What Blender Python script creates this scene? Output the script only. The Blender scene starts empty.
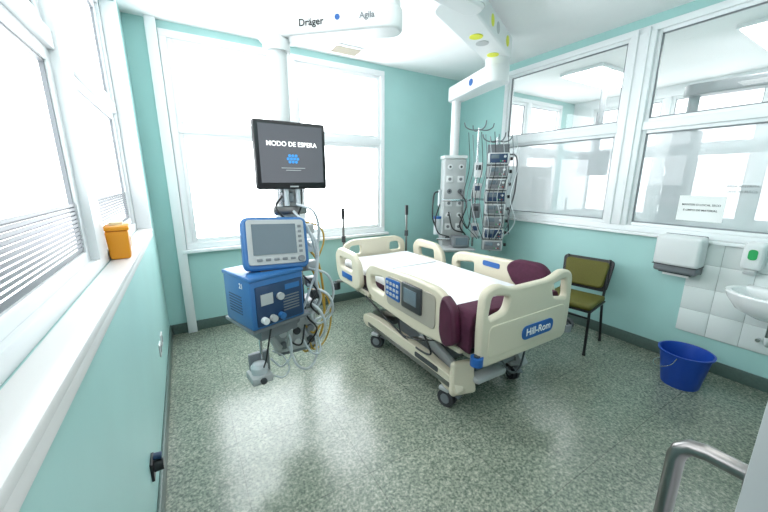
import bpy, bmesh, math, random
from mathutils import Vector, Matrix
random.seed(3)
S = bpy.context.scene
COL = S.collection
try:
    S.view_settings.view_transform = 'Standard'
    S.view_settings.look = 'None'
except Exception: pass
S.view_settings.exposure = 0.82

# ---------------- materials ----------------
def mat(name, c, rough=0.5, metal=0.0, emis=None, es=1.0, spec=None, noise=0.0, nscale=20, coat=0.0, bump=0.0):
    m = bpy.data.materials.new(name); m.use_nodes = True
    nt = m.node_tree; b = nt.nodes['Principled BSDF']
    b.inputs['Base Color'].default_value = (*c, 1)
    b.inputs['Roughness'].default_value = rough
    b.inputs['Metallic'].default_value = metal
    if spec is not None: b.inputs['Specular IOR Level'].default_value = spec
    if coat: b.inputs['Coat Weight'].default_value = coat
    if emis:
        b.inputs['Emission Color'].default_value = (*emis, 1)
        b.inputs['Emission Strength'].default_value = es
    if noise or bump:
        tc = nt.nodes.new('ShaderNodeTexCoord')
        n = nt.nodes.new('ShaderNodeTexNoise'); n.inputs['Scale'].default_value = nscale
        n.inputs['Detail'].default_value = 4
        nt.links.new(tc.outputs['Object'], n.inputs['Vector'])
        if noise:
            r = nt.nodes.new('ShaderNodeValToRGB')
            r.color_ramp.elements[0].position = .3; r.color_ramp.elements[1].position = .7
            r.color_ramp.elements[0].color = (*[x*(1-noise) for x in c], 1)
            r.color_ramp.elements[1].color = (*[min(1, x*(1+noise)) for x in c], 1)
            nt.links.new(n.outputs['Fac'], r.inputs['Fac'])
            nt.links.new(r.outputs['Color'], b.inputs['Base Color'])
        if bump:
            bp = nt.nodes.new('ShaderNodeBump'); bp.inputs['Strength'].default_value = bump
            bp.inputs['Distance'].default_value = .01
            nt.links.new(n.outputs['Fac'], bp.inputs['Height'])
            nt.links.new(bp.outputs['Normal'], b.inputs['Normal'])
    return m

TEAL = mat('teal_paint', (.375,.615,.59), .42, noise=.03, nscale=2.5)
WHITE = mat('white_frame', (.80,.82,.83), .35)
CEIL = mat('ceiling_paint', (.90,.90,.90), .7, noise=.02, nscale=3)
SILL = mat('sill_white', (.78,.765,.755), .3)
SKIRT = mat('skirting_vinyl', (.09,.135,.12), .4, noise=.1, nscale=60)
TILE = mat('wall_tile', (.72,.77,.76), .15)
GROUT = mat('grout', (.50,.54,.53), .8)
CREAM = mat('cream_plastic', (.60,.55,.43), .35)
CREAMD = mat('taupe_plastic', (.33,.31,.26), .4)
DGREY = mat('dark_grey', (.035,.04,.045), .4)
BLACK = mat('black_plastic', (.008,.008,.010), .3)
MGREY = mat('mid_grey', (.17,.185,.20), .4)
WGREY = mat('ward_grey', (.20,.22,.23), .4)
LGREY = mat('light_grey', (.42,.44,.44), .4)
PWHITE = mat('pendant_white', (.68,.70,.70), .3)
STEEL = mat('steel', (.60,.61,.63), .22, 1.0)
DSTEEL = mat('brushed_steel', (.26,.25,.245), .28, 1.0)
BLUE = mat('ventilator_blue', (.03,.135,.34), .35)
BLUED = mat('ventilator_blue_dark', (.012,.04,.10), .35)
LOGO = mat('logo_blue', (.012,.095,.33), .35)
BUCK = mat('bucket_blue', (.006,.055,.36), .35)
MAROON = mat('maroon_vinyl', (.06,.006,.027), .45, noise=.1)
BLANK = mat('burgundy_blanket', (.062,.008,.030), .85, noise=.15, nscale=30, bump=.3)
SHEET = mat('bed_sheet', (.80,.81,.83), .8, bump=.35, nscale=5)
OLIVE = mat('olive_fabric', (.105,.097,.010), .7, noise=.12, nscale=90)
YEL = mat('sharps_yellow', (.78,.30,.007), .4)
YDOT = mat('marker_yellow', (.70,.72,.03), .5)
YCAB = mat('yellow_hose', (.48,.30,.04), .5)
CLEAR = mat('hose_white', (.52,.56,.58), .3)
TYRE = mat('caster_rubber', (.03,.03,.035), .6)
GREEN = mat('label_green', (.02,.35,.10), .4)
PAPER = mat('paper', (.85,.86,.85), .8)
INK = mat('ink', (.02,.02,.02), .8)
CERAM = mat('ceramic', (.82,.83,.83), .12)
SCRN = mat('screen_dark', (.015,.018,.022), .2, emis=(.13,.14,.16), es=.5)
SCRG = mat('screen_grey', (.08,.11,.13), .15, emis=(.2,.28,.32), es=.12)
TXT = mat('screen_text', (.8,.8,.8), .5, emis=(1,1,1), es=.65)
TXTB = mat('screen_logo', (.03,.2,.5), .5, emis=(.04,.26,.65), es=.45)
RED = mat('red_plastic', (.4,.03,.02), .4)

def glow(name, c, s, rough=.08):
    """frosted daylight pane"""
    return mat(name, (.35,.38,.4), rough, emis=c, es=s)
PANE_B = glow('daylight_pane', (.94,.97,1.0), 5.0)
PANE_B2 = glow('daylight_pane_lower', (.92,.96,1.0), 4.6)
PANE_L = glow('daylight_pane_side', (.95,.98,1.0), 2.4)
PANE_FILL = glow('ward_fill_pane', (.97,.98,1.0), 1.6)  # glow for the added ward windows, there to brighten that room
FILL = mat('fill_panel_glow', (.9,.9,.9), .5, emis=(1,1,.98), es=2.8)  # glow of the added fill panels, all above the view
FILL_WARD = mat('ward_fill_glow', (.9,.9,.9), .5, emis=(1,1,1), es=7.5)  # stronger glow for panels added to brighten the ward behind the glass

def glass(name, film, tint=(.8,.85,.86)):
    m = bpy.data.materials.new(name); m.use_nodes=True; nt=m.node_tree; nt.nodes.clear()
    N=nt.nodes.new
    o=N('ShaderNodeOutputMaterial'); t=N('ShaderNodeBsdfTransparent'); t.inputs['Color'].default_value=(.97,.98,.98,1)
    d=N('ShaderNodeBsdfDiffuse'); d.inputs['Color'].default_value=(*tint,1)
    tr=N('ShaderNodeBsdfTranslucent'); tr.inputs['Color'].default_value=(*tint,1)
    md=N('ShaderNodeMixShader'); md.inputs[0].default_value=.5
    mf=N('ShaderNodeMixShader'); mf.inputs[0].default_value=film
    g=N('ShaderNodeBsdfGlossy'); g.inputs['Roughness'].default_value=.01
    fr=N('ShaderNodeFresnel'); fr.inputs['IOR'].default_value=1.6
    ge=N('ShaderNodeNewGeometry'); inv=N('ShaderNodeMath'); inv.operation='SUBTRACT'; inv.inputs[0].default_value=1
    mu=N('ShaderNodeMath'); mu.operation='MULTIPLY'
    mg=N('ShaderNodeMixShader')
    L=nt.links.new
    L(ge.outputs['Backfacing'],inv.inputs[1]); L(fr.outputs[0],mu.inputs[0]); L(inv.outputs[0],mu.inputs[1])
    L(d.outputs[0],md.inputs[1]); L(tr.outputs[0],md.inputs[2]); L(t.outputs[0],mf.inputs[1]); L(md.outputs[0],mf.inputs[2])
    L(mu.outputs[0],mg.inputs[0]); L(mf.outputs[0],mg.inputs[1]); L(g.outputs[0],mg.inputs[2]); L(mg.outputs[0],o.inputs[0])
    return m
PANE_RU = glass('clear_glass', .06)
PANE_RL = glass('privacy_film_glass', .42, (.68,.71,.73))

# floor
FLOOR = bpy.data.materials.new('speckled_vinyl'); FLOOR.use_nodes = True
nt = FLOOR.node_tree; b = nt.nodes['Principled BSDF']
tc = nt.nodes.new('ShaderNodeTexCoord')
n1 = nt.nodes.new('ShaderNodeTexNoise'); n1.inputs['Scale'].default_value = 66; n1.inputs['Detail'].default_value = 6; n1.inputs['Roughness'].default_value=.7
n2 = nt.nodes.new('ShaderNodeTexNoise'); n2.inputs['Scale'].default_value = 1.6; n2.inputs['Detail'].default_value = 5
r1 = nt.nodes.new('ShaderNodeValToRGB')
e = r1.color_ramp.elements
e[0].position=.37; e[0].color=(.10,.13,.105,1); e[1].position=.63; e[1].color=(.45,.46,.37,1)
k = e.new(.47); k.color=(.205,.24,.19,1)
k = e.new(.54); k.color=(.28,.31,.25,1)
mx = nt.nodes.new('ShaderNodeMixRGB'); mx.blend_type='MULTIPLY'; mx.inputs['Fac'].default_value=.4
r2 = nt.nodes.new('ShaderNodeValToRGB'); r2.color_ramp.elements[0].color=(.66,.66,.66,1)
r2.color_ramp.elements[0].position=.35; r2.color_ramp.elements[1].position=.65
br = nt.nodes.new('ShaderNodeTexBrick'); br.offset=0
br.inputs['Scale'].default_value=1; br.inputs['Brick Width'].default_value=.61; br.inputs['Row Height'].default_value=.61
br.inputs['Mortar Size'].default_value=.002; br.inputs['Color1'].default_value=(1,1,1,1)
br.inputs['Color2'].default_value=(.90,.92,.91,1); br.inputs['Mortar'].default_value=(.5,.5,.5,1)
m2 = nt.nodes.new('ShaderNodeMixRGB'); m2.blend_type='MULTIPLY'; m2.inputs['Fac'].default_value=1
for a in (n1,n2,br): nt.links.new(tc.outputs['Object'], a.inputs['Vector'])
nt.links.new(n1.outputs['Fac'], r1.inputs['Fac']); nt.links.new(n2.outputs['Fac'], r2.inputs['Fac'])
nt.links.new(r1.outputs['Color'], mx.inputs['Color1']); nt.links.new(r2.outputs['Color'], mx.inputs['Color2'])
nt.links.new(mx.outputs['Color'], m2.inputs['Color1']); nt.links.new(br.outputs['Color'], m2.inputs['Color2'])
nt.links.new(m2.outputs['Color'], b.inputs['Base Color'])
b.inputs['Specular IOR Level'].default_value=.6
rr = nt.nodes.new('ShaderNodeMapRange'); rr.inputs['To Min'].default_value=.12; rr.inputs['To Max'].default_value=.30
nt.links.new(n2.outputs['Fac'], rr.inputs['Value']); nt.links.new(rr.outputs['Result'], b.inputs['Roughness'])

# ---------------- helpers ----------------
def link(o, parent=None):
    COL.objects.link(o)
    if parent is not None: o.parent = parent
    return o
def group(name, loc=(0,0,0), rz=0, parent=None):
    e = bpy.data.objects.new(name, None); e.location = loc; e.rotation_euler = (0,0,math.radians(rz))
    e.empty_display_size = .1
    return link(e, parent)
def mesh_obj(name, bm, m, parent, smooth=False):
    me = bpy.data.meshes.new(name); bm.normal_update(); bm.to_mesh(me); bm.free()
    ms = m if isinstance(m,(list,tuple)) else [m]
    for x in ms: me.materials.append(x)
    if smooth:
        for p in me.polygons: p.use_smooth = True
        try: me.set_sharp_from_angle(angle=math.radians(35))
        except Exception: pass
    return link(bpy.data.objects.new(name, me), parent)
def box(name, c, s, m, parent=None, bev=0, rot=(0,0,0), seg=2, taper=None):
    bm = bmesh.new(); bmesh.ops.create_cube(bm, size=1)
    for v in bm.verts:
        v.co.x*=s[0]; v.co.y*=s[1]; v.co.z*=s[2]
        if taper and v.co.z<0: v.co.x*=taper; v.co.y*=taper
    if bev: bmesh.ops.bevel(bm, geom=bm.edges[:], offset=bev, segments=seg, affect='EDGES', profile=.5)
    o = mesh_obj(name, bm, m, parent, bool(bev)); o.location=c
    o.rotation_euler=[math.radians(a) for a in rot]; return o
def bb(name, x0,x1,y0,y1,z0,z1, m, parent=None, bev=0):
    return box(name, ((x0+x1)/2,(y0+y1)/2,(z0+z1)/2), (x1-x0,y1-y0,z1-z0), m, parent, bev)
def cyl(name, p, q, r, m, parent=None, r2=None, seg=24):
    p=Vector(p); q=Vector(q); d=q-p
    bm = bmesh.new(); bmesh.ops.create_cone(bm, cap_ends=True, segments=seg, radius1=r, radius2=(r if r2 is None else r2), depth=d.length)
    o = mesh_obj(name, bm, m, parent, True); o.location=(p+q)/2
    o.rotation_mode='QUATERNION'; o.rotation_quaternion = Vector((0,0,1)).rotation_difference(d.normalized()); return o
def lathe(name, prof, m, parent=None, loc=(0,0,0), sx=1, sy=1, seg=40):
    bm = bmesh.new(); rings=[]
    for r,z in prof:
        rings.append([bm.verts.new((r*sx*math.cos(2*math.pi*i/seg), r*sy*math.sin(2*math.pi*i/seg), z)) for i in range(seg)])
    for a,c in zip(rings, rings[1:]):
        for i in range(seg): bm.faces.new((a[i],a[(i+1)%seg],c[(i+1)%seg],c[i]))
    bm.faces.new(rings[0][::-1]); bm.faces.new(rings[-1])
    bmesh.ops.recalc_face_normals(bm, faces=bm.faces)
    o = mesh_obj(name, bm, m, parent, True); o.location=loc; return o
def conv(cu, name, m, parent, smooth=True):
    tmp = bpy.data.objects.new(name+'_tmp', cu); COL.objects.link(tmp)
    dg = bpy.context.evaluated_depsgraph_get()
    me = bpy.data.meshes.new_from_object(tmp.evaluated_get(dg)); me.name=name
    bpy.data.objects.remove(tmp, do_unlink=True)
    me.materials.clear(); me.materials.append(m)
    for p in me.polygons: p.use_smooth = smooth; p.material_index=0
    if smooth:
        try: me.set_sharp_from_angle(angle=math.radians(40))
        except Exception: pass
    return link(bpy.data.objects.new(name, me), parent)
def catmull(pts, n=8):
    P=[Vector(p) for p in pts]; P=[P[0]*2-P[1]]+P+[P[-1]*2-P[-2]]; out=[]
    for i in range(1,len(P)-2):
        for k in range(n):
            t=k/n; a,b_,c,d=P[i-1],P[i],P[i+1],P[i+2]
            out.append(.5*((2*b_)+(-a+c)*t+(2*a-5*b_+4*c-d)*t*t+(-a+3*b_-3*c+d)*t**3))
    out.append(P[-2]); return out
def tube(name, pts, r, m, parent=None, smooth=True, cyc=False):
    if smooth: pts=catmull(pts)
    cu=bpy.data.curves.new(name,'CURVE'); cu.dimensions='3D'; cu.bevel_depth=r; cu.bevel_resolution=4; cu.use_fill_caps=True
    sp=cu.splines.new('POLY'); sp.points.add(len(pts)-1); sp.use_cyclic_u=cyc
    for s,p in zip(sp.points,pts): s.co=(*p,1)
    return conv(cu,name,m,parent)
def rpoly(pts, r, seg=7):
    out=[]; n=len(pts)
    rs = r if isinstance(r,(list,tuple)) else [r]*n
    for i in range(n):
        p=Vector(pts[i]); a=Vector(pts[i-1]); c=Vector(pts[(i+1)%n])
        ra=min(rs[i],(a-p).length*.49,(c-p).length*.49)
        s=p+(a-p).normalized()*ra; t=p+(c-p).normalized()*ra
        for k in range(seg+1):
            u=k/seg; out.append((1-u)**2*s+2*u*(1-u)*p+u*u*t)
    return out
def rrect(x0,x1,y0,y1,r): return rpoly([(x0,y0),(x1,y0),(x1,y1),(x0,y1)], r)
def place(o, origin, normal, up=(0,0,1)):
    ez=Vector(normal).normalized(); ey=Vector(up); ey=(ey-ez*ey.dot(ez)).normalized(); ex=ey.cross(ez)
    M=Matrix((ex,ey,ez)).transposed().to_4x4(); M.translation=Vector(origin); o.matrix_basis=M; return o
def panel(name, loops, th, m, parent, origin=(0,0,0), normal=(0,0,1), up=(0,0,1), bev=.006):
    if tuple(normal)==(0,0,1) and tuple(up)==(0,0,1): up=(0,1,0)
    cu=bpy.data.curves.new(name,'CURVE'); cu.dimensions='2D'; cu.fill_mode='BOTH'
    cu.extrude=max(th/2-bev,.0002); cu.bevel_depth=bev; cu.bevel_resolution=2
    cu.offset=-bev
    for L in loops:
        sp=cu.splines.new('POLY'); sp.points.add(len(L)-1); sp.use_cyclic_u=True
        for s,p in zip(sp.points,L): s.co=(p[0],p[1],0,1)
    return place(conv(cu,name,m,parent), origin, normal, up)
def text(name, body, size, m, parent, origin, normal, up=(0,0,1), ext=.0006):
    cu=bpy.data.curves.new(name,'FONT'); cu.body=body; cu.size=size; cu.align_x='CENTER'; cu.align_y='CENTER'
    cu.extrude=ext
    try: cu.offset=size*.012
    except Exception: pass
    return place(conv(cu,name,m,parent,False), origin, normal, up)
def bar(name, p, q, w, h, m, parent, bev=.005):
    p=Vector(p); q=Vector(q); d=q-p
    o=box(name,(p+q)/2,(w,h,d.length),m,parent,bev)
    ez=d.normalized(); up=Vector((0,0,1))
    if abs(ez.z)>.95: up=Vector((0,1,0))
    ey=(up-ez*up.dot(ez)).normalized(); ex=ey.cross(ez)
    M=Matrix((ex,ey,ez)).transposed().to_4x4(); M.translation=(p+q)/2; o.matrix_basis=M; return o

# ---------------- room ----------------
XL,XR,YF,YB,ZC=-.27,3.70,0.0,3.92,3.0
XN=6.6
def wall(name, axis, pos, th, u0,u1, holes, m=TEAL):
    us=sorted({u0,u1,*[h[0] for h in holes],*[h[1] for h in holes]}); zs=sorted({0,ZC,*[h[2] for h in holes],*[h[3] for h in holes]})
    bm=bmesh.new()
    for a,b2 in zip(us,us[1:]):
        for c,d in zip(zs,zs[1:]):
            mu,mz=(a+b2)/2,(c+d)/2
            if any(h[0]<mu<h[1] and h[2]<mz<h[3] for h in holes): continue
            r=bmesh.ops.create_cube(bm,size=1)['verts']
            for v in r:
                u=(v.co.x+.5)*(b2-a)+a; t=pos+(v.co.y+.5)*th; z=(v.co.z+.5)*(d-c)+c
                v.co=(t,u,z) if axis=='X' else (u,t,z)
    bmesh.ops.recalc_face_normals(bm, faces=bm.faces)
    return mesh_obj(name,bm,m,None)
bb('floor',XL-.2,XN+.2,-.2,YB+.2,-.1,0,FLOOR)
bb('ceiling',XL-.2,XN+.2,-.2,YB+.2,ZC,ZC+.1,CEIL)
wall('wall_left','X',XL-.2,.2,-.15,YB,[(.15,3.45,1.19,2.9)])
wall('wall_right','X',XR,.12,-.15,YB,[(.1,3.13,1.12,2.92)])
wall('wall_back','Y',YB,.2,XL-.2,XN+.2,[(-.02,2.36,.9,2.93),(4.3,6.2,.9,2.93)])
wall('wall_front','Y',-.15,.15,XL,XN,[(-.2,.80,0,2.15)])
wall('wall_ward_far','X',XN,.2,-.15,YB,[(.3,3.6,.95,2.9)],WHITE)

def window(n, axis, pos, u0,u1,z0,z1, cells, fw, panes, fd=.07, sign=1):
    g=group('window_%d'%n)
    def B(nm,a,b_,c,d,t0,t1,m,bev=.004):
        if axis=='X': bb(nm,min(t0,t1),max(t0,t1),a,b_,c,d,m,g,bev)
        else: bb(nm,a,b_,min(t0,t1),max(t0,t1),c,d,m,g,bev)
    t0=pos; t1=pos+sign*fd
    B('frame_bottom',u0,u1,z0,z0+fw,t0,t1,WHITE); B('frame_top',u0,u1,z1-fw,z1,t0,t1,WHITE)
    B('frame_side_a',u0,u0+fw,z0+fw,z1-fw,t0,t1,WHITE); B('frame_side_b',u1-fw,u1,z0+fw,z1-fw,t0,t1,WHITE)
    zt=cells['zt']; 
    edges=[u0+fw]+[x for m in cells['mull'] for x in m]+[u1-fw]
    for i,mm in enumerate(cells['mull']): B('mullion_%d'%i,mm[0],mm[1],z0+fw,z1-fw,t0+sign*-.012,t1,WHITE)
    for i in range(0,len(edges),2):
        a,b_=edges[i],edges[i+1]
        B('transom_%d'%i,a,b_,zt-.035,zt+.035,t0,t1,WHITE)
        for j,(c,d,pm) in enumerate(((z0+fw,zt-.035,panes[0]),(zt+.035,z1-fw,panes[1]))):
            s=cells.get('sash',.03); p0=t0+sign*.02; p1=t1-sign*.01
            B('sash_l',a,a+s,c,d,p0,p1,WHITE); B('sash_r',b_-s,b_,c,d,p0,p1,WHITE)
            B('sash_b',a+s,b_-s,c,c+s,p0,p1,WHITE); B('sash_t',a+s,b_-s,d-s,d,p0,p1,WHITE)
            gs=.010
            if cells.get('gasket'):
                for nm,x in (('g1',(a+s,a+s+gs,c+s,d-s)),('g2',(b_-s-gs,b_-s,c+s,d-s)),('g3',(a+s,b_-s,c+s,c+s+gs)),('g4',(a+s,b_-s,d-s-gs,d-s))):
                    B('gasket_'+nm,*x,t0+sign*.03,t0+sign*.045,MGREY,0)
            B('glass',a+s,b_-s,c+s,d-s,t0+sign*.046,t0+sign*.050,pm,0)
    return g
w1=window(1,'Y',YB-.02,-.02,2.36,.9,2.93,{'zt':2.08,'mull':[(1.11,1.21)],'gasket':0,'sash':.045},.06,(PANE_B2,PANE_B),sign=1)
bb('sill',-.06,2.40,YB-.07,YB+.03,.865,.898,WHITE,w1,.005)
bb('handle',1.235,1.25,YB-.04,YB-.01,1.45,1.58,PWHITE,w1,.004)
w2=window(2,'X',XL-.09,.15,3.45,1.19,2.9,{'zt':2.13,'mull':[(1.90,2.08)],'gasket':1,'sash':.05},.06,(PANE_L,PANE_L),sign=-1)
bb('sill_board',XL-.085,XL+.016,.12,3.49,1.165,1.196,SILL,w2,.006)
bb('sill_apron',XL+.001,XL+.012,.12,3.49,1.125,1.165,SILL,w2,.003)
bb('reveal_far',XL-.088,XL+.008,3.438,3.444,1.197,2.89,WHITE,w2)
bb('casing_far',XL+.001,XL+.012,3.44,3.49,1.197,2.94,WHITE,w2)
bm=bmesh.new()
for i in range(12):
    z=1.315+i*.0165
    for (ya,yb2) in ((.27,1.84),(2.15,3.33)):
        r=bmesh.ops.create_cube(bm,size=1)['verts']
        for v in r:
            v.co=Vector((XL-.09-.030+v.co.x*.012, (ya+yb2)/2+v.co.y*(yb2-ya), z+v.co.z*.0115 + v.co.x*.008))
mesh_obj('blind_slats',bm,MGREY,w2)
w3=window(3,'X',XR-.02,.1,3.13,1.12,2.92,{'zt':2.08,'mull':[(1.53,1.73)],'gasket':1,'sash':.03},.055,(PANE_RL,PANE_RU),sign=1,fd=.09)
bb('sill',XR-.05,XR+.02,.06,3.17,1.09,1.118,WHITE,w3,.005)
for y in (1.585,1.675): bb('mullion_rib',XR-.045,XR-.03,y-.012,y+.012,1.17,2.9,WHITE,w3,.003)
window(4,'X',XN-.02,.3,3.6,.95,2.9,{'zt':2.05,'mull':[(1.3,1.38),(2.4,2.48)],'gasket':1,'sash':.045},.06,(PANE_FILL,PANE_FILL),sign=1)  # added window, its glow put in to brighten the ward
window(5,'Y',YB-.02,4.3,6.2,.9,2.93,{'zt':2.08,'mull':[(5.2,5.3)],'gasket':1,'sash':.045},.06,(PANE_FILL,PANE_FILL),sign=1)  # another added ward window with the same brightening glow

d=group('trim_1'); bb('duct',-.11,-.025,YB-.06,YB,0,ZC,WHITE,d,.006)
def skirt(nm,x0,x1,y0,y1): bb(nm,x0,x1,y0,y1,0,.11,SKIRT,None,.006)
skirt('baseboard_left',XL,XL+.018,.0,YB); skirt('baseboard_back',XL+.02,XR-.02,YB-.018,YB); skirt('baseboard_right',XR-.018,XR,0,YB)

for i,(x,y,sx,sy,lm) in enumerate(((2.7,.75,1.2,.3,FILL),(1.3,.7,1.2,.3,FILL),(.35,1.2,.3,1.2,FILL),(5.2,1.0,1.2,.5,FILL_WARD),(5.2,2.7,1.2,.5,FILL_WARD))):  # added light panels: out-of-view fill for the room, brightening for the ward
    g=group('fill_light_panel',(x,y,ZC))
    box('housing',(0,0,-.02),(sx+.05,sy+.05,.04),WHITE,g,.005); box('diffuser',(0,0,-.044),(sx,sy,.012),lm,g,.003)
LOUV=mat('louvre',(.35,.32,.25),.6)
g=group('ceiling_vent',(1.72,3.66,ZC)); box('vent_frame',(0,0,-.01),(.34,.22,.02),WHITE,g,.004)
for i in range(7): box('louvre_%d'%i,(0,-.08+i*.0265,-.024),(.29,.012,.008),LOUV,g,0)

# ---------------- camera ----------------
f=330; px,py=204,76
cam=bpy.data.cameras.new('camera'); co=bpy.data.objects.new('camera',cam); COL.objects.link(co)
cam.sensor_width=36; cam.lens=36*f/768; cam.clip_start=.02
p=math.atan(76/f); yw=math.atan(px/math.hypot(f,py))
R=Vector((math.cos(yw),-math.sin(yw),0)); F=Vector((math.sin(yw)*math.cos(p),math.cos(yw)*math.cos(p),-math.sin(p))); U=R.cross(F)
M=Matrix((R,U,-F)).transposed().to_4x4(); M.translation=(0,0,1.6); co.matrix_world=M
S.camera=co

# ---------------- bed ----------------
bed=group('hospital_bed',(1.92,1.3,0))
for i,(x,y) in enumerate(((-.44,.27),(.25,.25),(-.44,1.28),(.25,1.35))):
    c=group('caster_%d'%i,(x,y,0),(15,-20,30,10)[i],bed)
    for s in (-.017,.017): cyl('wheel',(s-.011,0,.065),(s+.011,0,.065),.065,TYRE,c); 
    for s in (-.03,.03): cyl('hub',(s-.003,0,.065),(s+.003,0,.065),.036,MGREY,c)
    box('fork',(0,.012,.135),(.075,.085,.03),LGREY,c,.01); cyl('stem',(0,.02,.13),(0,.02,.2),.02,STEEL,c)
    box('brake_pedal',(0,-.075,.12),(.05,.07,.014),MGREY,c,.005,rot=(12,0,0))
for x in (-.44,.25):
    panel('base_side_cover',[rpoly([(.12,.17),(.24,.15),(.40,.20),(1.2,.20),(1.45,.16),(1.52,.2),(1.50,.28),(1.2,.31),(.55,.31),(.2,.27)],.04)],.07,CREAM if x<0 else LGREY,bed,(x,0,0),(1,0,0))
    box('base_rail',(x,.8,.205),(.085,1.2,.035),DSTEEL,bed,.006)
panel('base_label',[rrect(.34,.62,.235,.275,.015)],.006,DGREY,bed,(-.477,0,0),(1,0,0),bev=.001)
for y in (.26,1.32): box('base_cross',(-.095,y,.22),(.66,.1,.07),MGREY,bed,.02)
panel('foot_leg_cover',[rpoly([(-.10,.14),(.10,.14),(.08,.38),(-.08,.38)],.03)],.05,CREAM,bed,(-.40,.15,0),(-.25,-1,.12),bev=.015)
box('foot_step_cover',(-.18,.14,.24),(.30,.10,.05),LGREY,bed,.02)
box('drive_housing',(-.09,.8,.26),(.42,.7,.12),MGREY,bed,.03)
box('battery_box',(-.09,.55,.36),(.34,.3,.12),DGREY,bed,.02)
for x in (-.34,.28):
    bar('lift_arm',(x,.30,.24),(x,.95,.47),.045,.085,LGREY,bed,.01)
    bar('lift_arm_b',(x,1.50,.24),(x,.95,.47),.045,.085,DSTEEL,bed,.01)
    bar('lift_link',(x-.02,.85,.24),(x-.02,.40,.47),.03,.05,STEEL,bed,.008)
    cyl('lift_pivot',(x-.04,.95,.45),(x+.04,.95,.45),.035,DGREY,bed)
cyl('lift_actuator',(-.09,.4,.3),(-.09,1.2,.44),.035,STEEL,bed)
for x in (-.36,.36): box('deck_beam',(x,1.05,.46),(.06,1.9,.07),CREAMD,bed,.01)
for y in (.15,.75,1.35,1.95): box('deck_cross',(0,y,.46),(.74,.06,.06),DSTEEL,bed,.01)
box('deck_plate',(0,1.05,.515),(.90,1.95,.04),DGREY,bed,.01)
for i,y in enumerate((.42,1.05,1.68)): box('deck_skirt_%d'%i,(0,y,.50),(.96,.58,.045),CREAM,bed,.015)
box('mattress',(0,1.05,.62),(.87,1.98,.19),MAROON,bed,.035,seg=4)
o=box('fitted_sheet',(0,1.15,.685),(.876,1.80,.105),SHEET,bed,.045,seg=5)
box('folded_sheet',(0,1.62,.740),(.70,.5,.02),SHEET,bed,.009,seg=3)
bk_o=[(-.475,.53),(-.452,.50),(-.44,.56),(-.43,.70),(-.40,.735),(.40,.735),(.43,.70),(.44,.56),(.452,.50),(.475,.53),(.48,.70),(.44,.785),(.0,.772),(-.44,.785),(-.48,.70)]
panel('folded_blanket',[rpoly(bk_o,.03,4)],.18,BLANK,bed,(0,.15,0),(0,-1,0),bev=.008)
W=.46
fb=[(-W,.44),(W,.44),(W+.015,.70),(W,.955),(.33,.985),(.2,.935),(-.2,.935),(-.33,.985),(-W,.955),(-W-.015,.70)]
panel('footboard',[rpoly(fb,[.08,.08,.1,.1,.05,.08,.08,.05,.1,.1]),
    rpoly([(-.41,.76),(-.25,.79),(-.22,.885),(-.385,.915)],.035),rpoly([(.41,.76),(.25,.79),(.22,.885),(.385,.915)],.035)],.055,CREAM,bed,(0,0,0),(0,-1,0),bev=.018)
panel('footboard_inset',[rpoly([(-.40,.50),(.40,.50),(.40,.72),(-.40,.72)],.05)],.012,CREAM,bed,(0,-.026,0),(0,-1,0),bev=.005)
panel('footboard_label',[rpoly([(-.17,.545),(.17,.545),(.17,.645),(-.17,.645)],.049)],.008,LOGO,bed,(0.09,-.036,0),(0,-1,0),bev=.002)
text('label_text','Hill-Rom',.075,PAPER,bed,(.09,-.042,.596),(0,-1,0))
for x in (-.47,.48):
    cyl('corner_bumper',(x,-.01,.475),(x,-.01,.53),.04,LOGO if x<0 else MGREY,bed)
    cyl('bumper_hub',(x,-.01,.53),(x,-.01,.54),.02,DGREY,bed)
cyl('side_roller',(.50,.0,.52),(.53,.0,.52),.045,DGREY,bed)
box('foot_bracket',(0,.06,.47),(.8,.1,.05),DSTEEL,bed,.01)
hb=[(-.42,.52),(.42,.52),(.43,.86),(.32,.93),(-.32,.93),(-.43,.86)]
panel('headboard',[rpoly(hb,.07),rpoly([(-.36,.76),(-.2,.76),(-.2,.86),(-.33,.86)],.03),rpoly([(.36,.76),(.2,.76),(.2,.86),(.33,.86)],.03)],.045,CREAM,bed,(0,2.1,0),(0,-1,0),bev=.014)
def rail_foot(x,side):
    pts=[(.14,.60),(.20,.53),(.52,.50),(1.15,.53),(1.30,.62),(1.31,.80),(1.20,.875),(.55,.905),(.28,.90),(.15,.80)]
    holes=[rpoly([(.98,.64),(1.2,.66),(1.22,.76),(.98,.80)],.035)]
    panel('siderail_foot',[rpoly(pts,.07)]+holes,.06,CREAM,bed,(x,0,0),(1,0,0),bev=.018)
    xo=x+side*.033
    panel('rail_recess',[rpoly([(.30,.60),(.92,.60),(.92,.84),(.30,.85)],.05)],.01,CREAMD,bed,(xo,0,0),(1,0,0),bev=.003)
    panel('keypad',[rpoly([(.72,.66),(.93,.67),(.93,.82),(.72,.83)],.02)],.01,LOGO if side<0 else LGREY,bed,(xo+side*.006,0,0),(1,0,0),bev=.002)
    for a in range(3):
        for c in range(4):
            box('key',(xo+side*.013,.75+c*.048,.70+a*.044),(.004,.03,.024),LGREY,bed,.001)
    for y in (.45,.85): bar('rail_arm',(x*.97,y,.56),(x*.80,y,.44),.05,.03,DSTEEL,bed)
rail_foot(-.52,-1); rail_foot(.53,1)
panel('rail_label_inner',[rrect(.66,.86,.80,.85,.02)],.006,LOGO,bed,(.497,0,0),(1,0,0),bev=.001)
box('control_bezel',(-.563,.56,.755),(.03,.24,.20),DGREY,bed,.012)
box('control_screen',(-.581,.56,.765),(.006,.155,.11),SCRG,bed,.002)
panel('rail_end_guard',[rpoly([(.11,.57),(.22,.51),(.27,.60),(.27,.80),(.24,.88),(.14,.81)],.05)],.072,MAROON,bed,(-.52,0,0),(1,0,0),bev=.02)
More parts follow.
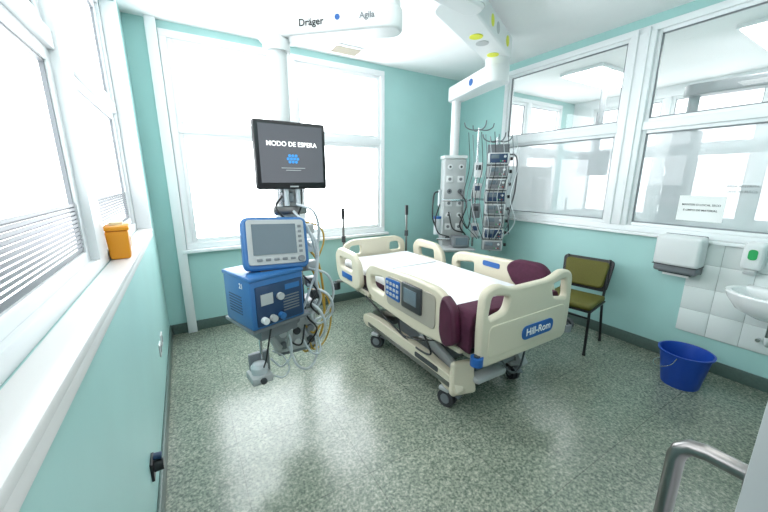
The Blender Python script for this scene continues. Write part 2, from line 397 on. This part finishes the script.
panel('draped_pad',[rpoly([(.19,.66),(.50,.70),(.60,.84),(.52,.925),(.27,.935),(.18,.86)],.06)],.085,BLANK,bed,(.53,0,0),(1,0,0),bev=.02)
for x,side in ((-.52,-1),(.53,1)):
    pts=[(1.42,.60),(1.50,.53),(1.92,.53),(2.0,.62),(2.03,.82),(1.93,.90),(1.58,.89),(1.46,.80)]
    panel('siderail_head',[rpoly(pts,.06),rpoly([(1.60,.70),(1.88,.70),(1.90,.80),(1.62,.81)],.03)],.055,CREAM,bed,(x,0,0),(1,0,0),bev=.018)
    box('rail_grip',(x+side*.03,1.72,.63),(.01,.24,.06),LOGO,bed,.004)
    bar('rail_arm_h',(x*.97,1.72,.56),(x*.80,1.72,.44),.05,.03,DSTEEL,bed)
for x in (-.38,.50):
    cyl('pole',(x,2.16,.45),(x,2.16,1.20),.013,DSTEEL,bed); cyl('pole_grip',(x,2.16,1.17),(x,2.16,1.29),.02,BLACK,bed)
    cyl('pole_clamp',(x,2.16,.9),(x,2.16,.97),.024,DGREY,bed); box('pole_bracket',(x,2.12,.49),(.06,.14,.05),DGREY,bed,.01)
cyl('head_roller',(-.50,2.14,.36),(-.50,2.14,.44),.05,DGREY,bed); bar('head_roller_arm',(-.50,2.12,.46),(-.35,2.05,.46),.04,.03,DSTEEL,bed)
tube('bed_cable',[(-.50,.5,.5),(-.5,.4,.36),(-.46,.7,.30),(-.46,1.1,.38),(-.5,1.4,.5)],.008,BLACK,bed)
tube('bed_cable_b',[(-.45,.9,.5),(-.49,.8,.36),(-.47,.6,.38),(-.46,.4,.46)],.006,BLACK,bed)
tube('drain_hose',[(-.2,.05,.44),(-.15,-.02,.33),(-.02,.0,.31),(.1,.05,.42)],.007,DGREY,bed)

# ---------------- ventilator pendant ----------------
vp=group('ventilator_pendant',(.56,2.12,0))
cyl('drop_post',(0,0,1.6),(0,0,2.42),.056,PWHITE,vp); cyl('post_collar',(0,0,2.31),(0,0,2.37),.075,PWHITE,vp)
box('column',(0,0,1.15),(.13,.10,1.3),PWHITE,vp,.012)
for x in (-.05,.05): cyl('equipment_rail',(x,-.065,.55),(x,-.065,1.75),.010,STEEL,vp)
box('outlet_block',(-.02,-.02,.64),(.28,.18,.28),LGREY,vp,.015); box('outlet_block_top',(-.02,-.02,.80),(.30,.20,.03),MGREY,vp,.008)
box('outlet_block_foot',(-.02,-.02,.49),(.24,.15,.03),MGREY,vp,.008)
for i in range(3):
    for j in range(3):
        cyl('gas_outlet',(-.11+j*.09,-.11,.56+i*.08),(-.11+j*.09,-.128,.56+i*.08),.024,(MGREY,PWHITE,DGREY)[(i+j)%3],vp)
box('rail_clamp_a',(0,-.075,1.42),(.20,.04,.05),DSTEEL,vp,.006); box('rail_clamp_b',(0,-.075,1.05),(.22,.04,.05),DSTEEL,vp,.006)
def arm(nm,p,q,w,z,h,m,parent,w2=None):
    p=Vector((p[0],p[1])); q=Vector((q[0],q[1])); d=(q-p).normalized(); nrm=Vector((-d.y,d.x)); L=[]
    w2=w2 or w
    for k in range(13):
        a=math.pi/2+math.pi*k/12; L.append(p+d*math.cos(a)*w/2+nrm*math.sin(a)*w/2)
    for k in range(13):
        a=-math.pi/2+math.pi*k/12; L.append(q+d*math.cos(a)*w2/2+nrm*math.sin(a)*w2/2)
    return panel(nm,[L],h,m,parent,(0,0,z),(0,0,1),bev=.015)
arm('arm_lower',(.0,.06),(.50,-.40),.16,2.435,.11,PWHITE,vp)
cyl('arm_joint',(.50,-.40,2.39),(.50,-.40,2.70),.068,PWHITE,vp)
arm('arm_upper',(.50,-.40),(1.20,-.30),.16,2.74,.12,PWHITE,vp)
cyl('ceiling_stem',(1.2,-.30,2.7),(1.2,-.30,3.0),.09,PWHITE,vp)
nd=Vector((.50,-.46,0)).normalized(); nn=Vector((-nd.y,nd.x,0)); nn = nn if nn.dot(Vector((-1,-1,0)))>0 else -nn
cyl('arm_badge',Vector((.31,-.225,2.445))+nn*.079,Vector((.31,-.225,2.445))+nn*.083,.014,LOGO,vp)
text('arm_text','Dräger',.05,INK,vp,Vector((.20,-.124,2.432))+nn*.083,nn)
text('arm_text_b','Agila',.042,MGREY,vp,Vector((.43,-.336,2.44))+nn*.083,nn)
mo=group('monitor',(.01,-.13,1.735),4,vp)
box('bezel',(0,0,0),(.42,.045,.375),BLACK,mo,.014); box('rear_shell',(0,.04,0),(.32,.05,.26),DGREY,mo,.02)
box('screen',(0,-.0225,.008),(.37,.004,.315),SCRN,mo)
text('screen_text','MODO DE ESPERA',.036,TXT,mo,(0,-.027,.062),(0,-1,0))
for i,nn_ in enumerate((3,4,3)):
    for j in range(nn_): cyl('screen_logo_dot',((j-(nn_-1)/2)*.019,-.0245,.0-i*.017),((j-(nn_-1)/2)*.019,-.0265,.0-i*.017),.0085,TXTB,mo,seg=12)
for i in range(2): box('screen_line',(0,-.0262,-.068-i*.012),(.14-.05*(i%2),.002,.004),LGREY,mo)
box('bezel_badge',(0,-.0235,-.172),(.05,.003,.008),LGREY,mo)
cyl('mount',(0,.06,0),(0,.13,0),.03,DGREY,mo)
ve=group('ventilator',(.341-.56,1.892-2.12,0),18,vp)
box('body',(0,0,.965),(.32,.30,.27),BLUE,ve,.012); box('front_face',(.005,-.152,.955),(.28,.01,.22),BLUED,ve,.006)
box('top_cover',(0,0,1.105),(.33,.31,.025),BLUE,ve,.01)
for i in range(6): box('vent_slot',(.07,-.159,.90+i*.016),(.10,.003,.006),MGREY,ve)
for i,x in enumerate((-.10,-.05,.0)): cyl('port',(x,-.155,.88),(x,-.185,.88),.018,(PWHITE,LGREY,BLUE)[i],ve)
box('panel_sticker',(-.075,-.158,.99),(.07,.003,.06),LGREY,ve); cyl('knob',(.0,-.158,.99),(.0,-.175,.99),.02,LGREY,ve)
box('panel_sticker_b',(.08,-.158,1.03),(.09,.003,.03),BLUE,ve)
for i in range(7): box('side_slot',(-.1605,.02,.90+i*.016),(.003,.14,.006),BLUED,ve)
text('side_number','21',.04,PAPER,ve,(-.162,-.06,1.06),(-1,0,0))
box('shelf',(.03,.03,.815),(.37,.33,.022),MGREY,ve,.006); box('shelf_arm',(.17,.14,.78),(.1,.14,.06),LGREY,ve,.01)
box('under_box',(.03,.02,.765),(.24,.22,.08),MGREY,ve,.012)
bar('under_frame_a',(-.02,-.02,.74),(.10,.05,.56),.03,.03,LGREY,ve); bar('under_frame_b',(.10,-.08,.74),(.15,.03,.56),.03,.03,LGREY,ve)
di=group('ventilator_display',(.415-.56,1.86-2.12,1.255),2,vp); di.rotation_euler=(math.radians(-14),math.radians(3),math.radians(2))
panel('display_shell',[rrect(-.178,.178,-.145,.145,.045)],.06,BLUE,di,(0,0,0),(0,-1,0),bev=.015)
panel('display_bezel',[rrect(-.155,.155,-.115,.128,.02)],.012,LGREY,di,(0,-.032,0),(0,-1,0),bev=.003)
box('display_screen',(-.012,-.040,.022),(.235,.004,.165),SCRG,di)
for i in range(5): box('display_key',(-.1+i*.045,-.040,-.088),(.028,.006,.014),MGREY,di,.002)
cyl('display_knob',(.125,-.034,-.092),(.125,-.058,-.092),.017,MGREY,di)
for i in range(6): box('display_side_key',(.128,-.041,.09-i*.028),(.018,.005,.014),MGREY,di)
cyl('display_stem',(0,.02,-.10),(.03,.07,-.14),.03,BLUED,di)
box('display_foot',(0,.03,-.155),(.20,.10,.03),DGREY,di,.01)
hu=group('humidifier',(-.29,-.25,0),8,vp)
cyl('rod',(.03,.03,.56),(.03,.03,.80),.009,STEEL,hu)
box('heater_base',(0,0,.475),(.12,.13,.05),LGREY,hu,.012); lathe('chamber',[(.045,0),(.048,.04),(.035,.06),(.02,.065)],CLEAR,hu,(0,-.005,.50))
box('heater_back',(.02,.05,.53),(.12,.035,.14),MGREY,hu,.01); cyl('knob',(0,-.065,.475),(0,-.08,.475),.018,DGREY,hu)
tube('humid_cable',[(.06,0,.46),(.13,-.02,.42),(.19,.02,.44),(.18,.08,.5),(.12,.1,.55)],.005,CLEAR,hu)
T=[('hose_1',[(-.02,-.12,.88),(.10,-.22,.80),(.16,-.16,.62),(.10,-.1,.52),(.02,-.12,.64)],.009,CLEAR),
('hose_2',[(.05,-.10,1.35),(.13,-.16,1.2),(.10,-.2,.98),(.15,-.12,.82),(.05,-.13,.70)],.009,CLEAR),
('hose_3',[(.0,-.14,1.42),(.07,-.2,1.30),(.12,-.17,1.08),(.05,-.2,.92),(.0,-.2,.80)],.008,CLEAR),
('hose_9',[(.02,-.14,1.46),(.10,-.2,1.42),(.15,-.15,1.30),(.14,-.1,1.16),(.08,-.12,1.22)],.008,CLEAR),
('hose_10',[(.06,-.14,.95),(.17,-.22,.88),(.21,-.17,.74),(.13,-.13,.66),(.07,-.15,.74),(.10,-.2,.86)],.008,CLEAR),
('hose_11',[(.0,-.16,.60),(.05,-.2,.50),(.12,-.16,.48),(.12,-.1,.6)],.007,CLEAR),
('hose_17',[(-.10,-.16,.62),(-.06,-.22,.46),(.03,-.2,.40),(.10,-.14,.46),(.10,-.11,.60)],.008,CLEAR),
('hose_18',[(.08,-.12,1.05),(.19,-.16,1.0),(.24,-.13,.86),(.20,-.1,.72),(.10,-.12,.68)],.008,CLEAR),
('hose_4',[(.07,-.05,1.2),(.17,-.06,1.05),(.20,-.05,.7),(.15,-.02,.48),(.05,-.05,.44),(.0,-.12,.56)],.008,YCAB),
('hose_5',[(.06,-.08,1.15),(.14,-.10,.95),(.18,-.10,.72),(.10,-.12,.6),(.04,-.12,.66)],.007,YCAB),
('hose_12',[(.06,-.06,1.35),(.19,-.05,1.3),(.22,-.04,1.2),(.16,-.05,1.05),(.14,-.07,.85)],.006,YCAB),
('hose_15',[(.08,-.08,.9),(.20,-.09,.84),(.23,-.09,.66),(.19,-.07,.50),(.10,-.09,.46),(.06,-.12,.55)],.006,YCAB),
('cable_6',[(-.04,-.1,1.52),(-.10,-.14,1.44),(-.02,-.16,1.36),(.05,-.13,1.44),(.08,-.06,1.56)],.006,BLACK),
('cable_7',[(.05,-.1,1.0),(.1,-.2,.92),(.05,-.22,.84),(.12,-.16,.74)],.006,BLACK),
('cable_8',[(-.20,-.30,.84),(-.24,-.36,.74),(-.26,-.34,.62),(-.27,-.3,.55)],.005,BLACK),
('cable_13',[(-.05,-.2,.80),(-.10,-.24,.66),(-.02,-.2,.58),(.03,-.14,.68)],.006,BLACK),
('cable_14',[(-.12,-.22,.80),(-.10,-.28,.60),(-.16,-.26,.50),(-.22,-.24,.56)],.006,CLEAR),
('cable_16',[(.03,-.13,.95),(.02,-.22,.78),(.09,-.2,.66),(.03,-.16,.54)],.006,BLACK)]
for a_,b_,c_,d_ in T: tube(a_,b_,c_,d_,vp)
for i,(x,z,m_) in enumerate(((.10,1.30,LGREY),(.12,1.18,PWHITE),(.10,.95,MGREY),(.13,.86,DGREY),(-.02,1.50,MGREY),(.11,1.06,LGREY))):
    box('module_%d'%i,(x,-.08,z),(.07,.07,.06),m_,vp,.01)
for x in (-.03,.04): cyl('flow_tube',(x,-.12,1.45),(x,-.12,1.60),.014,CLEAR,vp)

# ---------------- supply pendant ----------------
sp=group('supply_pendant',(3.03,3.3,0))
cyl('drop_post',(0,0,1.8),(0,0,2.6),.055,PWHITE,sp)
arm('arm_lower',(0,0),(-.20,-.78),.20,2.62,.16,PWHITE,sp,.24)
cyl('elbow',(-.20,-.78,2.56),(-.20,-.78,2.88),.115,PWHITE,sp)
arm('arm_upper',(-.20,-.78),(-1.25,-1.28),.25,2.85,.18,PWHITE,sp,.27)
cyl('ceiling_stem',(-1.25,-1.28,2.78),(-1.25,-1.28,3.0),.13,PWHITE,sp)
nrm=Vector((.43,-.90,0)).normalized()
for i,t in enumerate((.14,.42,.56)):
    q=Vector((-.20,-.78,0)).lerp(Vector((-1.25,-1.28,0)),t)
    cyl('arm_dot_%d'%i,q+nrm*.122+Vector((0,0,2.85)),q+nrm*.131+Vector((0,0,2.85)),.045,YDOT if i!=1 else LGREY,sp)
    cyl('arm_dot_under_%d'%i,q+Vector((0,0,2.755)),q+Vector((0,0,2.761)),.055,YDOT if i!=1 else LGREY,sp)
q=Vector((-.13,-.50,2.62)); cyl('arm_badge',q+Vector((-.108,.026,0)),q+Vector((-.116,.028,0)),.035,LOGO,sp)
sc=group('supply_column',(0,0,0),-28,sp)
box('column',(0,0,1.26),(.28,.22,1.2),LGREY,sc,.02); box('column_cap',(0,0,1.88),(.30,.24,.04),PWHITE,sc,.01)
for i in range(7):
    z=1.76-i*.15
    for x in (-.07,.07):
        if i%2==0: cyl('outlet',(x,-.11,z),(x,-.125,z),.032,(PWHITE,MGREY,PWHITE,DGREY)[i//2],sc); cyl('outlet_hole',(x,-.124,z),(x,-.128,z),.014,DGREY,sc)
        else: box('socket',(x,-.115,z),(.08,.012,.08),PWHITE,sc,.004); cyl('socket_hole',(x,-.12,z),(x,-.124,z),.02,MGREY,sc)
for z in (1.35,.85): box('side_rail',(0,-.15,z),(.44,.012,.03),STEEL,sc,.003)
box('shelf',(.02,-.25,.75),(.40,.30,.025),LGREY,sc,.006)
box('shelf_monitor',(.06,-.25,.84),(.20,.16,.14),MGREY,sc,.012); box('shelf_monitor_screen',(.06,-.332,.85),(.15,.004,.09),SCRG,sc)
cyl('flowmeter',(-.20,-.16,1.28),(-.20,-.16,1.48),.022,CLEAR,sc); cyl('suction_jar',(-.22,-.17,.92),(-.22,-.17,1.12),.045,CLEAR,sc); cyl('jar_lid',(-.22,-.17,1.12),(-.22,-.17,1.15),.05,LOGO,sc)
tube('cable_a',[(-.2,-.18,1.3),(-.26,-.22,1.1),(-.22,-.24,.95),(-.1,-.2,.9)],.008,BLACK,sc)
tube('cable_a2',[(-.2,-.16,1.46),(-.28,-.2,1.42),(-.29,-.2,1.15),(-.24,-.2,1.0)],.009,BLACK,sc)
tube('cable_b',[(.05,-.13,1.46),(.12,-.25,1.3),(.05,-.25,1.05),(.15,-.2,.9)],.009,BLACK,sc)
tube('cable_c',[(-.07,-.13,1.2),(-.03,-.22,1.0),(.1,-.24,.95)],.009,BLACK,sc)
tube('cable_d',[(.07,-.13,1.16),(.16,-.22,1.0),(.2,-.2,1.25),(.22,-.15,1.5)],.008,INK,sc)
ip=group('infusion_pump_rack',(.30,-.42,0),-45,sp)
bar('rack_arm_a',(-.20,.33,1.35),(0,.02,1.35),.03,.03,STEEL,ip); bar('rack_arm_b',(-.20,.33,.85),(0,.02,.85),.03,.03,STEEL,ip)
box('rack_backplate',(.02,.0,1.37),(.25,.03,1.3),MGREY,ip,.008)
cyl('rack_pole',(0,0,.70),(0,0,2.10),.014,STEEL,ip); cyl('rack_pole_b',(-.22,.05,.75),(-.22,.05,2.22),.014,STEEL,ip)
cyl('rack_pole_c',(.12,.05,.75),(.12,.05,2.0),.012,STEEL,ip)
for i in range(8):
    z=.80+i*.150
    box('pump_%d'%i,(.02,-.07,z),(.24,.12,.13),(LGREY,PWHITE)[i%2],ip,.012)
    box('pump_front_%d'%i,(.02,-.131,z),(.20,.004,.105),(MGREY,BLUED,MGREY)[i%3],ip,.001)
    box('pump_screen_%d'%i,(-.02,-.134,z+.02),(.09,.004,.045),SCRG,ip,.001)
    for k in range(3): box('pump_key',(.045+k*.022,-.134,z-.03),(.014,.004,.014),(GREEN,LGREY,RED)[k],ip)
    cyl('pump_knob',(.09,-.13,z+.02),(.09,-.15,z+.02),.014,PWHITE,ip)
    cyl('pump_clamp',(.16,-.02,z),(.19,-.02,z),.02,BLACK,ip)
for j,x in enumerate((-.22,.0)):
    zt=(2.20,2.06)[j]
    for a in range(4):
        an=a*math.pi/2+.4; c_,s_=math.cos(an),math.sin(an)
        tube('hook',[(x,.05*(1-j),zt),(x+.10*c_,.10*s_,zt-.01),(x+.17*c_,.17*s_,zt+.02),(x+.19*c_,.19*s_,zt+.07)],.007,MGREY,ip)
for k in range(12):
    x=-.34+k*.05; z0=2.16-.03*(k%3)
    tube('iv_line_%d'%k,[(x,-.05,z0),(x+.03,-.14,1.75),(x-.03,-.17,1.4),(x+.02*(k%3),-.18,1.1),(x*.5,-.14,.88)],.004,(BLACK,MGREY,CLEAR)[k%3],ip)
for k in range(4):
    box('syringe_body_%d'%k,(-.20,-.01,1.72-.25*k),(.10,.09,.18),(PWHITE,LGREY,MGREY,LGREY)[k],ip,.012)
    box('syringe_screen_%d'%k,(-.20,-.056,1.75-.25*k),(.06,.004,.06),(DGREY,BLUED)[k%2],ip,.001)
tube('corrugated_hose',[(.12,-.05,1.9),(.22,-.12,1.85),(.23,-.14,1.5),(.18,-.16,1.2),(.2,-.1,.95)],.008,DGREY,ip)

# ---------------- chair ----------------
ch=group('chair',(3.21,1.68,0),-80)
for x in (-.21,.21):
    tube('front_leg',[(x,-.20,.012),(x*.97,-.19,.42),(x*.95,-.15,.43),(x*.95,.17,.42)],.012,BLACK,ch,False)
    tube('rear_leg',[(x,.24,.012),(x*.95,.17,.42),(x*.93,.22,.62),(x*.90,.27,.84)],.012,BLACK,ch,False)
    for y in (-.20,.24): cyl('foot_cap',(x,y,0),(x,y,.02),.016,BLACK,ch)
tube('cross_front',[(-.205,-.19,.36),(.205,-.19,.36)],.009,BLACK,ch,False)
box('seat_shell',(0,-.02,.435),(.45,.43,.02),BLACK,ch,.008); box('seat_cushion',(0,-.02,.468),(.44,.42,.055),OLIVE,ch,.024,seg=4)
bk=group('backrest',(0,.235,.68),0,ch); bk.rotation_euler=(math.radians(-12),0,0)
panel('back_shell',[rpoly([(-.21,-.16),(.21,-.16),(.235,.16),(-.235,.16)],.05)],.02,BLACK,bk,(0,.014,0),(0,-1,0),bev=.006)
panel('back_cushion',[rpoly([(-.175,-.13),(.175,-.13),(.20,.135),(-.20,.135)],.045)],.045,OLIVE,bk,(0,-.01,0),(0,-1,0),bev=.015)

# ---------------- right wall fittings ----------------
td=group('paper_towel_dispenser',(XR,1.06,.98))
box('back_plate',(-.012,0,0),(.024,.29,.33),MGREY,td,.01); box('cover',(-.10,0,.03),(.17,.31,.26),PWHITE,td,.03,seg=4)
box('lower_tray',(-.085,0,-.125),(.15,.30,.07),MGREY,td,.02,seg=3); box('outlet_slot',(-.10,0,-.164),(.08,.22,.01),DGREY,td)
box('seam',(-.10,0,-.093),(.172,.305,.006),DGREY,td); box('paper',(-.10,0,-.18),(.01,.18,.03),PAPER,td)
sd=group('soap_dispenser',(XR,.635,1.02))
box('body',(-.055,0,.02),(.11,.12,.21),PWHITE,sd,.03,seg=4); box('pump_lever',(-.07,0,-.10),(.08,.07,.04),LGREY,sd,.012)
panel('label',[rrect(-.025,.025,-.04,.04,.025)],.004,GREEN,sd,(-.112,0,.035),(-1,0,0),bev=.001)
ti=group('trim_2'); box('tile_bed',(XR-.004,.50,.70),(.008,.98,.82),GROUT,ti)
for i in range(5):
    for j in range(4):
        bb('tile',XR-.014,XR-.004,.012+i*.2,.012+i*.2+.197,.295+j*.205,.295+j*.205+.202,TILE,ti,.002)
sk=group('wash_basin',(XR-.23,.44,.80))
lathe('bowl',[(.10,-.17),(.20,-.12),(.255,-.04),(.27,.0),(.265,.012),(.235,.010),(.215,-.03),(.15,-.10),(.03,-.115)],CERAM,sk,(0,0,0),.82,1.0)
box('back_ledge',(.165,0,-.03),(.11,.40,.09),CERAM,sk,.02,seg=3); cyl('drain',(0,0,-.113),(0,0,-.108),.022,STEEL,sk)
cyl('trap',(0,0,-.30),(0,0,-.16),.018,STEEL,sk); tube('waste_pipe',[(0,0,-.28),(0,0,-.34),(.05,0,-.37),(.1,0,-.33),(.215,0,-.33)],.016,PWHITE,sk)
cyl('tap_body',(.16,0,.01),(.16,0,.12),.02,STEEL,sk); tube('tap_spout',[(.16,0,.10),(.1,0,.13),(.03,0,.11),(.02,0,.07)],.01,STEEL,sk)
bar('tap_lever',(.16,0,.13),(.08,0,.17),.012,.012,STEEL,sk,.003)
for y in (-.07,.07): cyl('stop_valve',(.18,y,-.40),(.215,y,-.40),.014,STEEL,sk)
sg=group('paper_sign',(XR+.014,1.02,1.365)); box('sheet',(0,0,0),(.002,.297,.21),PAPER,sg)
for i,t in enumerate(('MANTER O LOCAL SECO','E LIMPO DE MATERIAL')): text('sign_text_%d'%i,t,.022,INK,sg,(-.002,0,.03-.045*i),(-1,0,0))
sg2=group('window_notice',(XR+.014,.80,1.53)); text('notice_text_a','ÁREA RESTRITA',.026,MGREY,sg2,(0,0,.02),(-1,0,0)); text('notice_text_b','LAVE AS MÃOS',.026,MGREY,sg2,(0,0,-.02),(-1,0,0))
bu=group('bucket',(3.27,.80,0))
lathe('pail',[(.118,.0),(.12,.006),(.160,.27),(.172,.272),(.174,.285),(.162,.286),(.156,.27),(.116,.012),(.02,.012)],BUCK,bu)
tube('handle',[(.17,0,.265),(.185,.03,.20),(.15,.12,.14),(0,.185,.12),(-.15,.12,.14),(-.185,.03,.20),(-.17,0,.265)],.003,STEEL,bu)

# ---------------- adjoining ward furniture ----------------
wp=group('ward_supply_column',(5.1,1.65,0))
cyl('drop_post',(0,0,2.1),(0,0,2.6),.05,WGREY,wp); box('column',(0,0,1.60),(.26,.22,1.1),WGREY,wp,.02)
arm('arm',(0,0),(.1,-.7),.2,2.58,.12,WGREY,wp); cyl('stem',(.1,-.7,2.5),(.1,-.7,3.0),.08,WGREY,wp)
for i in range(4): box('unit_%d'%i,(-.14,0,1.15+i*.22),(.08,.2,.12),MGREY,wp,.01)
wc=group('storage_cabinet',(4.7,3.55,0)); box('carcass',(0,0,.9),(.9,.45,1.8),LGREY,wc,.01)
for s in (-.225,.225): box('door',(s,-.23,.9),(.43,.02,1.7),LGREY,wc,.005); cyl('pull',(s*.2,-.25,.9),(s*.2,-.25,1.1),.008,STEEL,wc)
wm=group('ward_monitor',(5.6,2.9,0)); cyl('post',(0,0,1.9),(0,0,3.0),.04,WGREY,wm); box('screen_case',(-.05,0,1.85),(.06,.45,.36),DGREY,wm,.015)

# ---------------- sharps container ----------------
sh=group('sharps_container',(-.315,2.20,1.196),5)
box('tub',(0,0,.075),(.10,.13,.15),YEL,sh,.012,taper=.86); box('lid',(0,0,.162),(.108,.14,.024),YEL,sh,.008)
cyl('lid_port',(0,0,.174),(0,0,.190),.03,mat('lid_pale',(.8,.7,.45),.4),sh); box('label',(.0515,0,.085),(.002,.06,.05),mat('sharps_label',(.85,.55,.2),.5),sh)
so=group('wall_socket',(XL,1.66,.29))
box('plate',(.006,0,0),(.012,.09,.09),BLACK,so,.003); cyl('plug',(.01,0,0),(.05,0,0),.026,BLACK,so); cyl('plug_b',(.012,.01,.045),(.045,.01,.04),.016,BLUED,so)
for y,z in ((2.72,.40),(2.9,.40)):
    so=group('wall_outlet',(XL,y,z)); box('plate',(.005,0,0),(.01,.09,.09),PWHITE,so,.003); cyl('socket',(.01,0,0),(.0115,0,0),.028,MGREY,so)

# ---------------- sliding door ----------------
dr=group('door_1',(.74,.03,0))
bb('leaf',.012,1.0,0,.045,.012,2.12,WHITE,dr,.003); bb('edge_profile',0,.014,-.002,.047,.012,2.12,LGREY,dr,.002)
bb('edge_seal',.03,.042,-.004,0,.012,2.12,DGREY,dr,.001)
bb('head_track',-.9,1.1,-.02,.06,2.12,2.2,LGREY,dr,.004); bb('floor_guide',.3,.4,.01,.035,0,.013,STEEL,dr)
hx=.065
tube('pull_handle',[Vector((hx,.045,1.09)),Vector((hx,.105,1.09)),Vector((hx,.128,1.084)),Vector((hx,.142,1.07)),Vector((hx,.147,1.05)),Vector((hx,.147,.72)),Vector((hx,.142,.70)),Vector((hx,.128,.686)),Vector((hx,.105,.68)),Vector((hx,.045,.68))],.0155,DSTEEL,dr,False)
for z in (1.09,.68): cyl('handle_rose',(hx,.045,z),(hx,.052,z),.028,DSTEEL,dr)

w=bpy.data.worlds.new('world'); S.world=w; w.use_nodes=True
w.node_tree.nodes['Background'].inputs['Color'].default_value=(.85,.93,1,1); w.node_tree.nodes['Background'].inputs['Strength'].default_value=.4
